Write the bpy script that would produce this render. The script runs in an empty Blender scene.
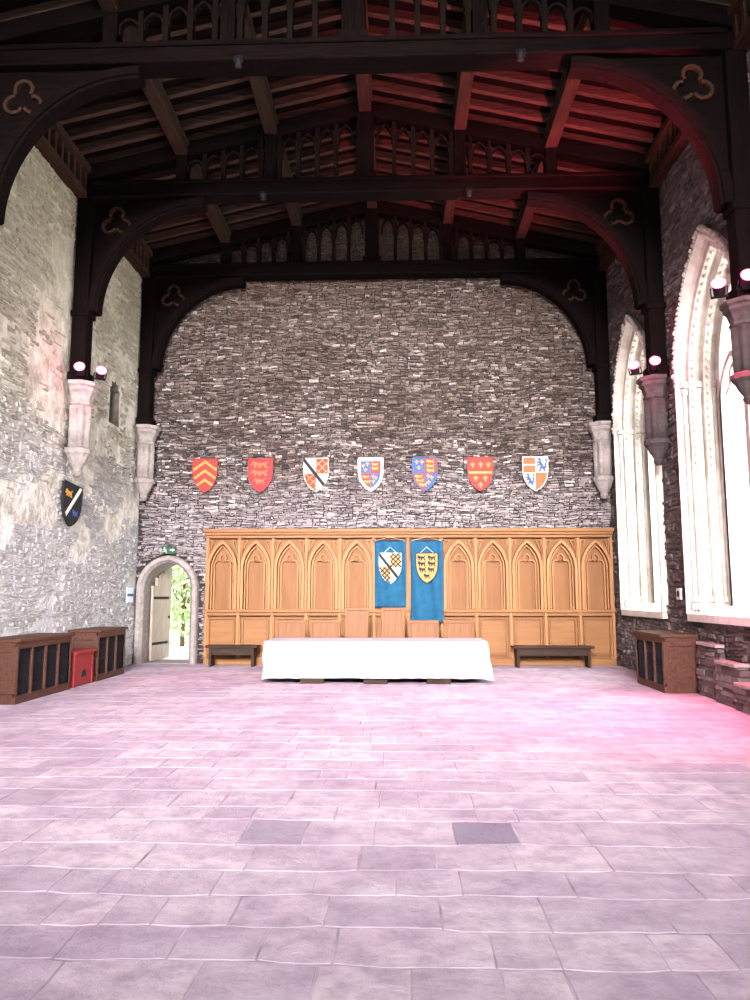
import bpy, bmesh, math, random
from mathutils import Vector, Matrix, noise
random.seed(7)
S=bpy.context.scene
COL=S.collection
R=random.uniform
XL,XR,YB,YF=-6.3,5.0,17.8,-3.0
CX=-0.65

# ------------------------------------------------------------ materials
def newmat(name):
    m=bpy.data.materials.new(name); m.use_nodes=True
    nt=m.node_tree; b=nt.nodes['Principled BSDF']
    return m,nt,b
def N(nt,t,**k):
    n=nt.nodes.new(t)
    for a,v in k.items(): setattr(n,a,v)
    return n
def ramp(nt,stops):
    r=N(nt,'ShaderNodeValToRGB'); e=r.color_ramp.elements
    while len(e)<len(stops): e.new(0.5)
    for i,(p,c) in enumerate(stops):
        e[i].position=p; e[i].color=(*c,1)
    return r
def mix(nt,fac,a,b,mode='MIX'):
    n=N(nt,'ShaderNodeMix',data_type='RGBA',blend_type=mode)
    L=nt.links
    for s,v in ((n.inputs[0],fac),(n.inputs[6],a),(n.inputs[7],b)):
        if isinstance(v,(int,float)): s.default_value=v
        elif isinstance(v,tuple): s.default_value=(*v,1)
        else: L.new(v,s)
    return n.outputs[2]
def maprange(nt,v,a,b,c=0,d=1):
    n=N(nt,'ShaderNodeMapRange'); nt.links.new(v,n.inputs[0])
    n.inputs[1].default_value=a;n.inputs[2].default_value=b;n.inputs[3].default_value=c;n.inputs[4].default_value=d
    return n.outputs[0]
def simple(name,col,rough=0.7,metal=0,var=0.12,scale=20,emit=0,spec=0.3):
    m,nt,b=newmat(name)
    b.inputs['Roughness'].default_value=rough; b.inputs['Metallic'].default_value=metal
    b.inputs['Specular IOR Level'].default_value=spec
    tc=N(nt,'ShaderNodeTexCoord'); no=N(nt,'ShaderNodeTexNoise'); no.inputs['Scale'].default_value=scale
    no.inputs['Detail'].default_value=6
    nt.links.new(tc.outputs['Object'],no.inputs['Vector'])
    c=mix(nt,maprange(nt,no.outputs[0],.3,.7),tuple(x*(1-var) for x in col),tuple(min(1,x*(1+var)) for x in col))
    nt.links.new(c,b.inputs['Base Color'])
    if emit:
        b.inputs['Emission Color'].default_value=(*col,1); b.inputs['Emission Strength'].default_value=emit
    return m
def wood(name,c1,c2,axis='Z',rough=0.55,scale=6,spec=0.3):
    m,nt,b=newmat(name)
    tc=N(nt,'ShaderNodeTexCoord'); mp=N(nt,'ShaderNodeMapping')
    s=[scale*2.2]*3; s['XYZ'.index(axis)]=scale*0.18
    mp.inputs['Scale'].default_value=s
    nt.links.new(tc.outputs['Object'],mp.inputs[0])
    no=N(nt,'ShaderNodeTexNoise'); no.inputs['Scale'].default_value=2; no.inputs['Detail'].default_value=6
    no.inputs['Distortion'].default_value=0.6
    nt.links.new(mp.outputs[0],no.inputs['Vector'])
    r=ramp(nt,[(0.3,c1),(0.7,c2)]); nt.links.new(no.outputs[0],r.inputs[0])
    nt.links.new(r.outputs[0],b.inputs['Base Color'])
    b.inputs['Roughness'].default_value=rough
    b.inputs['Specular IOR Level'].default_value=spec
    bp=N(nt,'ShaderNodeBump'); bp.inputs['Strength'].default_value=0.25; bp.inputs['Distance'].default_value=0.01
    nt.links.new(no.outputs[0],bp.inputs['Height']); nt.links.new(bp.outputs[0],b.inputs['Normal'])
    return m
def hgt(nt,tc,z0,z1):
    sp=N(nt,'ShaderNodeSeparateXYZ'); nt.links.new(tc.outputs['Object'],sp.inputs[0])
    return maprange(nt,sp.outputs[2],z0,z1)
def plaster(name,c1,c2,up=None,low=None):
    m,nt,b=newmat(name); L=nt.links
    tc=N(nt,'ShaderNodeTexCoord')
    n1=N(nt,'ShaderNodeTexNoise'); n1.inputs['Scale'].default_value=1.9; n1.inputs['Detail'].default_value=12; n1.inputs['Roughness'].default_value=.78
    L.new(tc.outputs['Object'],n1.inputs['Vector'])
    c=mix(nt,maprange(nt,n1.outputs[0],.40,.60),c1,c2)
    if up: c=mix(nt,hgt(nt,tc,4.5,8),c,mix(nt,.6,c,up))
    if low: c=mix(nt,hgt(nt,tc,3.2,1.2),c,mix(nt,.6,c,low))
    L.new(c,b.inputs['Base Color']); b.inputs['Roughness'].default_value=.93; b.inputs['Specular IOR Level'].default_value=.15
    n2=N(nt,'ShaderNodeTexNoise'); n2.inputs['Scale'].default_value=14; n2.inputs['Detail'].default_value=9
    L.new(tc.outputs['Object'],n2.inputs['Vector'])
    bp=N(nt,'ShaderNodeBump'); bp.inputs['Strength'].default_value=1; bp.inputs['Distance'].default_value=.05
    L.new(n2.outputs[0],bp.inputs['Height']); L.new(bp.outputs[0],b.inputs['Normal'])
    return m
def stone_attr(name,stops,mott,scale=9,tone=None,bump=.5,mamt=.75,up=None,low=None,bscale=.45,mlo=.35,mhi=.7):
    m,nt,b=newmat(name); L=nt.links
    at=N(nt,'ShaderNodeAttribute',attribute_name='rnd')
    r=ramp(nt,stops); L.new(at.outputs['Fac'],r.inputs[0])
    tc=N(nt,'ShaderNodeTexCoord')
    fn=N(nt,'ShaderNodeTexNoise'); fn.inputs['Scale'].default_value=scale; fn.inputs['Detail'].default_value=10; fn.inputs['Roughness'].default_value=.7
    L.new(tc.outputs['Object'],fn.inputs['Vector'])
    c=mix(nt,maprange(nt,fn.outputs[0],mlo,mhi,0,mamt),r.outputs[0],mott)
    if tone:
        bn=N(nt,'ShaderNodeTexNoise'); bn.inputs['Scale'].default_value=bscale; bn.inputs['Detail'].default_value=6
        L.new(tc.outputs['Object'],bn.inputs['Vector'])
        c=mix(nt,maprange(nt,bn.outputs[0],.4,.62,0,.8),c,tone,'MULTIPLY')
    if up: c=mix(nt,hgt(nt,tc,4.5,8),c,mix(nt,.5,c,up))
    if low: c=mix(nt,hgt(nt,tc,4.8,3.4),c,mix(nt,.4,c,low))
    L.new(c,b.inputs['Base Color']); b.inputs['Roughness'].default_value=.85; b.inputs['Specular IOR Level'].default_value=.15
    bp=N(nt,'ShaderNodeBump'); bp.inputs['Strength'].default_value=bump; bp.inputs['Distance'].default_value=.025
    L.new(fn.outputs[0],bp.inputs['Height']); L.new(bp.outputs[0],b.inputs['Normal'])
    return m

M={}
M['oakdark']=wood('dark_oak',(.0025,.0015,.0014),(.008,.0045,.004),'X',.9,spec=.04)
M['oakdarkz']=wood('dark_oak_upright',(.0025,.0015,.0014),(.008,.0045,.004),'Z',.9,spec=.04)
M['rafter']=wood('rafter_oak',(.026,.015,.011),(.080,.048,.034),'X',.8,spec=.1)
M['purlin']=wood('purlin_oak',(.018,.010,.007),(.048,.028,.019),'Y',.8,spec=.1)
M['trac']=wood('tracery_oak',(.004,.0025,.002),(.012,.007,.0055),'Z',.85,spec=.05)
M['corn']=wood('cornice_oak',(.02,.010,.006),(.055,.028,.018),'Y',.8,spec=.1)
M['roofboard']=wood('roof_boards',(.002,.0014,.0012),(.008,.0045,.0035),'X',.9,scale=3,spec=.04)
M['panel']=wood('honey_oak',(.165,.072,.026),(.21,.094,.036),'Z',rough=.6,scale=3,spec=.2)
M['panelm']=wood('honey_oak_moulding',(.25,.114,.044),(.34,.163,.067),'Z',rough=.55,scale=3,spec=.2)
M['panelx']=wood('honey_oak_rail',(.19,.084,.031),(.25,.114,.044),'X',rough=.55,scale=3,spec=.2)
M['benchw']=wood('bench_wood',(.015,.008,.005),(.045,.022,.013),'X',spec=.15)
M['radw']=wood('radiator_cover_wood',(.035,.011,.006),(.09,.032,.017),'Y')
M['chairw']=wood('chair_wood',(.14,.054,.018),(.22,.092,.034),'Z')
M['doorw']=wood('door_wood',(.26,.20,.15),(.46,.38,.31),'Z')
M['black']=simple('black_metal',(.010,.010,.012),.7,spec=.15)
M['grille']=simple('grille_dark',(.010,.010,.013),.7,spec=.15)
M['red']=simple('red_paint',(.22,.018,.02),.6)
M['cloth']=simple('white_linen',(.33,.30,.325),.9,var=.07,scale=3)
M['lime']=stone_attr('limestone',[(0,(.58,.54,.485)),(1,(.76,.715,.66))],(.42,.375,.33),6,tone=(.80,.755,.71),bump=.8,bscale=1.5,mamt=.55,mlo=.46,mhi=.70)
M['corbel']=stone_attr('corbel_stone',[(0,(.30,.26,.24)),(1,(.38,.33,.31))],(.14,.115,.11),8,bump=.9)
M['corbeld']=stone_attr('dark_corbel_stone',[(0,(.06,.046,.046)),(1,(.09,.068,.068))],(.028,.022,.022),8,bump=.9)  # much darker tone for the two nearer right-hand corbels
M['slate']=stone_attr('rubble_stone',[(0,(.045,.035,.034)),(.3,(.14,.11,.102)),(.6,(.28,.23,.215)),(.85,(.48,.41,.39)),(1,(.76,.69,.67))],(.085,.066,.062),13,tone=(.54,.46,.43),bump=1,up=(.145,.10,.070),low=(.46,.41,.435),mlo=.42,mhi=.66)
M['joint']=simple('dark_mortar',(.028,.021,.020),.95)
M['hole']=simple('shaded_niche',(.14,.125,.105),.95,var=.4,scale=6)  # niche lining: recess shade painted in, darker than the wall around it
M['leftst']=stone_attr('left_wall_stone',[(0,(.13,.12,.11)),(.5,(.31,.29,.26)),(1,(.58,.545,.49))],(.45,.42,.36),9,tone=(.76,.72,.65),bump=1,up=(.43,.395,.26),low=(.41,.42,.49),mlo=.4,mhi=.66)
M['leftpl']=plaster('left_wall_lime_render',(.30,.27,.23),(.76,.72,.65),(.48,.44,.29),(.48,.49,.56))
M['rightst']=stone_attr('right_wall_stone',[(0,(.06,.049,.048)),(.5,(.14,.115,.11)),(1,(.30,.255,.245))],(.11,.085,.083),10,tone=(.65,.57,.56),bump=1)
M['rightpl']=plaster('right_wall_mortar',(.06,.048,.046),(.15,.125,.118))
M['floor']=stone_attr('flagstone',[(0,(.22,.19,.25)),(.1,(.31,.265,.32)),(.14,(.385,.315,.375)),(.5,(.43,.355,.412)),(1,(.50,.42,.47))],(.25,.20,.25),4.6,tone=(.80,.73,.80),bump=1.2,mamt=.75,bscale=1.0,mlo=.42,mhi=.66)
M['fjoint']=simple('flag_joint',(.30,.235,.28),.95,scale=3,var=.5)
M['notice']=simple('notice_white',(.62,.70,.76),.6,var=.02)
M['green']=simple('exit_green',(.008,.06,.03),.5)
M['white']=simple('white_paint',(.50,.47,.44),.6,var=.12)
M['ink']=simple('ink_black',(.008,.008,.010),.7)
M['gold']=simple('gold_paint',(.40,.20,.03),.5,var=.3)
M['orange']=simple('orange_paint',(.34,.085,.025),.6,var=.3)
M['gules']=simple('red_heraldry',(.25,.020,.014),.6,var=.35)
M['gulesd']=simple('dark_red_heraldry',(.22,.010,.013),.6,var=.35)
M['azure']=simple('blue_heraldry',(.028,.065,.18),.6,var=.35)
M['teal']=simple('teal_cloth',(.006,.067,.135),.85,var=.2,scale=6)
M['glow']=simple('pink_lens',(1,.08,.19),.4,emit=14,var=0)
M['warm']=simple('clear_lens',(.05,.04,.04),.4,spec=.1)
M['leaf']=simple('leaf',(.42,.56,.28),.7,var=.6,scale=5)
M['bark']=simple('bark',(.12,.08,.05),.9)
M['grass']=simple('grass',(.6,.64,.45),.9,var=.3)
M['path']=simple('gravel_path',(.8,.78,.74),.9)
gm,nt,b=newmat('window_glass')
tr=N(nt,'ShaderNodeBsdfTransparent'); tr.inputs[0].default_value=(.92,.94,.92,1)
mx=N(nt,'ShaderNodeMixShader'); mx.inputs[0].default_value=.2
nt.links.new(tr.outputs[0],mx.inputs[1]); nt.links.new(b.outputs[0],mx.inputs[2]); nt.links.new(mx.outputs[0],nt.nodes['Material Output'].inputs[0])
b.inputs['Base Color'].default_value=(.7,.74,.7,1)
M['glass']=gm

# ------------------------------------------------------------ mesh builder
class MB:
    def __init__(s): s.v=[];s.f=[];s.m=[];s.r=[];s.s=[]
    def add(s,vs,fs,mi=0,rnd=.5,smooth=False):
        o=len(s.v); s.v+= [tuple(p) for p in vs]
        for f in fs: s.f.append([i+o for i in f]); s.m.append(mi); s.r.append(rnd); s.s.append(smooth)
        return s
    def box(s,x0,x1,y0,y1,z0,z1,mi=0,rnd=.5):
        return s.add([(x0,y0,z0),(x1,y0,z0),(x1,y1,z0),(x0,y1,z0),(x0,y0,z1),(x1,y0,z1),(x1,y1,z1),(x0,y1,z1)],
          [(0,3,2,1),(4,5,6,7),(0,1,5,4),(1,2,6,5),(2,3,7,6),(3,0,4,7)],mi,rnd)
    def mp(s,p,a,pl):
        return (p[0],a,p[1]) if pl=='xz' else ((a,p[0],p[1]) if pl=='yz' else (p[0],p[1],a))
    def prism(s,pts,a0,a1,pl='xz',mi=0,rnd=.5):
        n=len(pts); vs=[s.mp(p,a0,pl) for p in pts]+[s.mp(p,a1,pl) for p in pts]
        return s.add(vs,[tuple(range(n)),tuple(range(2*n-1,n-1,-1))]+[(i,(i+1)%n,n+(i+1)%n,n+i) for i in range(n)],mi,rnd)
    def sweep(s,pts,w,a0,a1,pl='xz',closed=False,mi=0,rnd=.5):
        n=len(pts); A=[];B=[]
        for i in range(n):
            p=Vector(pts[i]); q0=Vector(pts[i-1]) if (i>0 or closed) else p; q1=Vector(pts[(i+1)%n]) if (i<n-1 or closed) else p
            d0=(p-q0); d1=(q1-p)
            d0=d0.normalized() if d0.length>1e-6 else d1.normalized()
            d1=d1.normalized() if d1.length>1e-6 else d0
            t=d0+d1; t=t.normalized() if t.length>.3 else d1
            nn=Vector((-t.y,t.x)); k=min(1.6,1/max(.4,nn.dot(Vector((-d1.y,d1.x)))))
            A.append(p+nn*w/2*k); B.append(p-nn*w/2*k)
        vs=[s.mp(p,a0,pl) for p in A]+[s.mp(p,a0,pl) for p in B]+[s.mp(p,a1,pl) for p in A]+[s.mp(p,a1,pl) for p in B]
        fs=[]
        for i in range(n if closed else n-1):
            j=(i+1)%n
            fs+=[(i,j,n+j,n+i),(2*n+i,3*n+i,3*n+j,2*n+j),(i,2*n+i,2*n+j,j),(n+i,n+j,3*n+j,3*n+i)]
        if not closed: fs+=[(0,n,3*n,2*n),(n-1,3*n-1,4*n-1,2*n-1)]
        return s.add(vs,fs,mi,rnd)
    def lathe(s,prof,seg,c=(0,0),lob=None,mi=0,rnd=.5,smooth=False):
        vs=[];fs=[]
        for r,z in prof:
            for k in range(seg):
                a=2*math.pi*(k+.5)/seg; rr=r*(lob(a) if lob else 1)
                vs.append((c[0]+rr*math.cos(a),c[1]+rr*math.sin(a),z))
        for i in range(len(prof)-1):
            for k in range(seg):
                k2=(k+1)%seg; fs.append((i*seg+k,i*seg+k2,(i+1)*seg+k2,(i+1)*seg+k))
        fs.append(tuple(range(seg-1,-1,-1))); fs.append(tuple((len(prof)-1)*seg+k for k in range(seg)))
        return s.add(vs,fs,mi,rnd,smooth)
    def cyl(s,p0,p1,r,seg=12,mi=0,r1=None,smooth=True):
        p0=Vector(p0);p1=Vector(p1);d=(p1-p0).normalized(); q=d.to_track_quat('Z','Y'); vs=[]
        for p,rr in ((p0,r),(p1,r if r1 is None else r1)):
            for k in range(seg):
                a=2*math.pi*k/seg; vs.append(p+q@Vector((rr*math.cos(a),rr*math.sin(a),0)))
        fs=[(k,(k+1)%seg,seg+(k+1)%seg,seg+k) for k in range(seg)]
        s.add(vs,fs,mi,.5,smooth); return s.add(vs,[tuple(range(seg-1,-1,-1)),tuple(range(seg,2*seg))],mi)
    def clampx(s,lo=-9,hi=9,yhi=9):
        s.v=[(min(max(v[0],lo),hi),min(v[1],yhi),v[2]) for v in s.v]; return s
    def obj(s,name,mats,parent=None,loc=(0,0,0),off=(0,0,0),bevel=0,label=None,cat=None,struct=False,recalc=True,rot=None):
        me=bpy.data.meshes.new(name)
        me.from_pydata([(v[0]-off[0],v[1]-off[1],v[2]-off[2]) for v in s.v],[],s.f)
        for m in mats: me.materials.append(M[m] if isinstance(m,str) else m)
        me.polygons.foreach_set('material_index',s.m); me.polygons.foreach_set('use_smooth',s.s)
        at=me.attributes.new('rnd','FLOAT','FACE'); at.data.foreach_set('value',s.r)
        if recalc:
            bm=bmesh.new(); bm.from_mesh(me); bmesh.ops.recalc_face_normals(bm,faces=bm.faces); bm.to_mesh(me); bm.free()
        me.update()
        o=bpy.data.objects.new(name,me); COL.objects.link(o); o.location=loc
        if rot: o.rotation_euler=rot
        if parent: o.parent=parent
        if bevel:
            b=o.modifiers.new('bevel','BEVEL'); b.width=bevel; b.segments=2; b.limit_method='ANGLE'
        tag(o,label,cat,struct); return o
def tag(o,label=None,cat=None,struct=False,group=None):
    if label:o['label']=label
    if cat:o['category']=cat
    if struct:o['kind']='structure'
    if group:o['group']=group
def empty(name,loc,label,cat,group=None,rot=None):
    o=bpy.data.objects.new(name,None); o.empty_display_size=.1; COL.objects.link(o); o.location=loc
    if rot:o.rotation_euler=rot
    tag(o,label,cat,False,group); return o
def dup(top,loc,label=None,scale=None,rot=None):
    def rec(o,par):
        c=o.copy(); COL.objects.link(c)
        if par: c.parent=par
        for ch in o.children: rec(ch,c)
        return c
    kids=list(top.children); c=top.copy(); COL.objects.link(c)
    for k in kids: rec(k,c)
    c.location=loc
    if label:c['label']=label
    if scale:c.scale=scale
    if rot:c.rotation_euler=rot
    return c
def arch(c,hw,z0,zs,rise,n=14):
    R_=(hw*hw+rise*rise)/(2*hw)
    amax=math.atan2(rise, -(hw-R_))
    L=[(c-hw,z0)]
    for i in range(n+1):
        a=amax*i/n; L.append((c-hw+R_-R_*math.cos(a),zs+R_*math.sin(a)))
    Rr=[(2*c-x,z) for x,z in reversed(L[:-1])]
    return L+Rr
def inpoly(p,poly):
    c=False; n=len(poly)
    for i in range(n):
        a=poly[i];b_=poly[(i+1)%n]
        if (a[1]>p[1])!=(b_[1]>p[1]) and p[0]<(b_[0]-a[0])*(p[1]-a[1])/(b_[1]-a[1])+a[0]: c=not c
    return c
def holed(outer,holes,plane,a):
    bm=bmesh.new(); mp=MB().mp; eds=[]
    for loop in [outer]+holes:
        vs=[bm.verts.new(mp(p,a,plane)) for p in loop]
        for i in range(len(vs)): eds.append(bm.edges.new((vs[i],vs[(i+1)%len(vs)])))
    bmesh.ops.triangle_fill(bm,edges=eds,use_beauty=True,use_dissolve=False)
    me=bpy.data.meshes.new('t'); bm.to_mesh(me); bm.free(); return me
def rect(x0,x1,z0,z1): return [(x0,z0),(x1,z0),(x1,z1),(x0,z1)]
def zb(off): return 11.0-.232*abs(off)
def g2(x,z): return .035*math.sin(.9*x+.6*z)+.02*math.sin(2.6*x-1.4*z)+.012*math.sin(6.1*x+2*z)
def rubble_geo(mb,u0,u1,v1,fmap,skip,hr,wr,pr_,mi=0,mu=.46,sd=.22,gr=(.002,.009)):
    """coursed rubble stones; fmap(u,v,protrusion)->xyz"""
    z=0
    while z<v1:
        bh=R(.2,.55); x=u0-R(0,1)
        while x<u1:
            xe=min(x+R(.35,1.3),u1); zz=z
            while zz<z+bh-.02:
                h=R(*hr)
                if z+bh-(zz+h)<.03: h=z+bh-zz
                xs=x
                while xs<xe-.01:
                    w=R(*wr)*(1 if R(0,1)>.3 else .5)
                    if xe-(xs+w)<.06: w=xe-xs
                    a0,a1,c0,c1_=xs,xs+w,zz,zz+h; xs+=w
                    if a0<u0-.02 or skip(a0,a1,c0,c1_): continue
                    pr=R(*pr_); g=R(*gr); q=lambda:R(-.014,.014)
                    B=[(a0+g,c0+g),(a1-g,c0+g),(a1-g,c1_-g),(a0+g,c1_-g)]
                    B=[(a+q(),c+q()*.75) for a,c in B]
                    am=(a0+a1)/2+R(-.25,.25)*w
                    B=[B[0],(am,c0+g+R(-.012,.013)),B[1],B[2],(am+R(-.2,.2)*w,c1_-g+R(-.013,.012)),B[3]]
                    B=[(a,c+g2(a,c)) for a,c in B]
                    mx_=sum(p[0] for p in B)/6; mz_=sum(p[1] for p in B)/6
                    kx=max(.55,1-.035/w); kz=max(.5,1-.018/h*1.2); sl=R(-.012,.012)
                    F=[fmap(mx_+(a-mx_)*kx,mz_+(c-mz_)*kz,max(.002,pr+sl*(1 if a>mx_ else -1)+R(-.007,.007))) for a,c in B]
                    BB=[fmap(a,c,0) for a,c in B]; M1=[fmap(a,c,pr*.6) for a,c in B]
                    rr=min(1,max(0,random.gauss(mu,sd)))
                    if c0>9.4: rr*=.12   # gable above the tie beam: roof shade put into the stone colour
                    fs=[(12,13,14,15,16,17)]
                    for i in range(6):
                        j=(i+1)%6; fs+=[(6+i,6+j,12+j,12+i),(i,j,6+j,6+i)]
                    mb.add(BB+M1+F,fs,mi,rr)
                zz+=h
            x=xe
        z+=bh

# ------------------------------------------------------------ floor
fb=MB()
fb.add([(XL-.05,YF,-.003),(XR+.05,YF,-.003),(XR+.05,YB+.1,-.003),(XL-.05,YB+.1,-.003)],[(0,1,2,3)],1)
def wv(x,y): return .022*math.sin(x*.8+y*1.3)+.018*math.sin(x*2.1-y*2.6)+.008*math.sin(x*5+y*7)+.005*math.sin(x*13+y*5)
y=YF
while y<YB:
    h=R(.32,.52); y1=min(y+h,YB+.05)
    x=XL-R(0,.4)
    while x<XR:
        w=R(.36,.72) if R(0,1)>.25 else R(.24,.36)
        x1=min(x+w,XR+.02)
        for tx in (.56,-.95):
            if y<=5.35<y1 and x<tx<x1 and x1-x>.5: x1=x+.42
        xx=max(x,XL)
        if x1-xx<.08: x=x1; continue
        g=.001+R(0,.004); b=.004; zt=R(-.0005,.002); q=lambda:R(-.006,.006)
        nx=max(3,int((x1-xx)/.09))
        lo=[]; hi=[]
        for i in range(nx+1):
            t=i/nx; px=xx+g+(x1-xx-2*g)*t; cr=.010 if i in (0,nx) else 0
            lo.append((px,y+wv(px,y)+g+cr+q()*.6)); hi.append((px,y1+wv(px,y1)-g-cr+q()*.6))
        mid=lambda px:(px+q()*1.5,(y+y1)/2+wv(px,y)*.5+wv(px,y1)*.5)
        P=lo+[mid(x1-g)]+hi[::-1]+[mid(xx+g)]
        n_=len(P)
        cxm=sum(p[0] for p in P)/n_; cym=sum(p[1] for p in P)/n_
        kx=1-b*2/(x1-xx); ky=1-b*2/h
        T=[(cxm+(px-cxm)*kx,cym+(py-cym)*ky,zt+R(-.0006,.0006)) for px,py in P]
        Q=[(px,py,-.0035) for px,py in P]
        rr=R(.15,1)
        if xx<=.56<x1 and y<=5.35<y1: rr=.0
        if xx<=-.95<x1 and y<=5.35<y1: rr=.1
        fb.add(Q+T,[tuple(range(n_,2*n_))]+[(i,(i+1)%n_,n_+(i+1)%n_,n_+i) for i in range(n_)],0,rr)
        x=x1
    y=y1
fb.obj('floor',['floor','fjoint'],struct=True,label='worn flagstone floor of pinkish-grey slabs')

# ------------------------------------------------------------ back wall
DX0,DX1=-6.08,-4.96; DC=(DX0+DX1)/2; DH=(DX1-DX0)/2
door_out=arch(DC,DH,0,1.75,.62)
bw=MB()
me=holed(rect(XL-.3,XR+.3,-.02,11.9),[door_out],'xz',YB)
bw.add([v.co for v in me.vertices],[tuple(p.vertices) for p in me.polygons],1,.3)
dsur=arch(DC,DH+.16,-1,1.75,.77)
def skb(a0,a1,c0,c1_):
    if c0<2.7 and a0<-4.7:
        for p in ((a0,c0),(a1,c0),(a0,c1_),(a1,c1_),((a0+a1)/2,c0)):
            if inpoly(p,dsur): return True
    return (a0>-4.6 and c1_<2.9) or a1>XR+.05
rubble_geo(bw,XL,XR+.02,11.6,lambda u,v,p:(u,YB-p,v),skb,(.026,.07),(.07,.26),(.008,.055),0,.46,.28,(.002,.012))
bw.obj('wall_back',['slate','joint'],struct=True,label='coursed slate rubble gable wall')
dm=MB()
def loft(mb,rings,mi=0,rnd=.5,pl='xz'):
    n=len(rings[0][1]); vs=[]
    for a,pts in rings: vs+=[mb.mp(p,a,pl) for p in pts]
    fs=[(i*n+k,i*n+k+1,(i+1)*n+k+1,(i+1)*n+k) for i in range(len(rings)-1) for k in range(n-1)]
    mb.add(vs,fs,mi,rnd)
loft(dm,[(YB-.1,arch(DC,DH+.17,0,1.75,.78)),(YB-.14,arch(DC,DH+.14,0,1.75,.75)),(YB-.14,arch(DC,DH+.06,0,1.75,.68)),(YB-.05,arch(DC,DH,0,1.75,.62)),(YB+1.0,arch(DC,DH,0,1.75,.62))])
loft(dm,[(YB-.1,arch(DC,DH+.17,0,1.75,.78)),(YB+.02,arch(DC,DH+.19,0,1.75,.80))])
dm.box(DX0,DX1,YB,YB+1.0,-.05,.012)
d1=dm.obj('door_1',['corbel'],struct=True,label='pointed stone doorway open to the garden')
dl=MB()
for i in range(5): dl.box(i*.2,(i+1)*.2-.008,-.03,.03,.03,1.72+[.1,.3,.42,.52,.56][i] )
for zz in (.4,1.5): dl.box(.02,.85,-.045,-.03,zz,zz+.06,1)
leaf=empty('plank_door',(DX0+.07,YB+.35,0),'open weathered plank door in the stone doorway','door',rot=(0,0,math.radians(82)))
dl.obj('door_leaf',['doorw','black'],leaf)
kb=MB(); kb.lathe([(.0,0),(.03,0),(.035,.02),(.0,.04)],10); kb.obj('handle',['black'],leaf,loc=(.88,-.03,1.05),rot=(math.radians(90),0,0))

# ------------------------------------------------------------ left wall
niche=arch(16.0,.28,5.3,6.0,.3,5)
niche=[(u+.03*math.sin(i*2.7),v+.03*math.cos(i*3.1)) for i,(u,v) in enumerate(niche)]
me=holed([(YF,-.02),(YB+.1,-.02),(YB+.1,10.2),(YF,10.2)],[niche],'yz',XL)
lw=MB()
lw.add([v.co for v in me.vertices],[tuple(p.vertices) for p in me.polygons],1)
loft(lw,[(XL,niche+[niche[0]]),(XL-.3,niche+[niche[0]])],2,.5,'yz')
lw.prism(niche,XL-.3,XL-.35,'yz',2)
def skl(a0,a1,c0,c1_):
    u=(a0+a1)/2; v=(c0+c1_)/2
    if a1>15.70 and a0<16.30 and c1_>5.28 and c0<6.32: return True
    if v>9.35: return True
    n_=noise.fractal(Vector((u*.8,v*.8,4.2)),1.0,2.0,5)+ R(-.18,.18)
    bias=.10 if 2.8<v<6.0 else (-.26 if v<2.8 else .02)
    return n_+bias>.14
rubble_geo(lw,6.0,YB,9.9,lambda u,v,p:(XL+p,u,v),skl,(.032,.085),(.09,.32),(.004,.026),0,.48,.27)
lw.box(XL-.8,XL-.5,YF,YB+1,-.02,10.2,1)
lw.obj('wall_left',['leftst','leftpl','hole'],struct=True,label='tall rubble wall with patchy old render')

# ------------------------------------------------------------ right wall with windows
WINS=[(15.65,1.22),(11.75,1.28),(7.9,1.28),(4.2,1.28)]
WZ0,WZS,WR=1.28,5.2,2.15
holes=[arch(c,hw,WZ0,WZS,WR) for c,hw in WINS]
hoods=[arch(c,hw+.1,WZ0-.14,WZS,WR+.22) for c,hw in WINS]
me=holed([(YF,-.02),(YB+.1,-.02),(YB+.1,10.2),(YF,10.2)],holes,'yz',XR)
rw=MB(); rw.add([v.co for v in me.vertices],[tuple(p.vertices) for p in me.polygons],1)
def skr(a0,a1,c0,c1_):
    if c0>9.35: return True
    for hd in hoods:
        for p in ((a0,c0),(a1,c0),(a0,c1_),(a1,c1_)):
            if inpoly(p,hd): return True
    return False
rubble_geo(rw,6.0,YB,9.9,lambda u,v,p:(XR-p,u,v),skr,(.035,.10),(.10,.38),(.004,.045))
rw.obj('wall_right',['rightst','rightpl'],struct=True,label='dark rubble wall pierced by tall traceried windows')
me=holed([(YF,-.02),(YB+.1,-.02),(YB+.1,10.2),(YF,10.2)],holes,'yz',XR+.95)
rw=MB(); rw.add([v.co for v in me.vertices],[tuple(p.vertices) for p in me.polygons],0)
rw.obj('wall_outer',['rightpl'],struct=True,label='outer face of the rubble wall')
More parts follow.
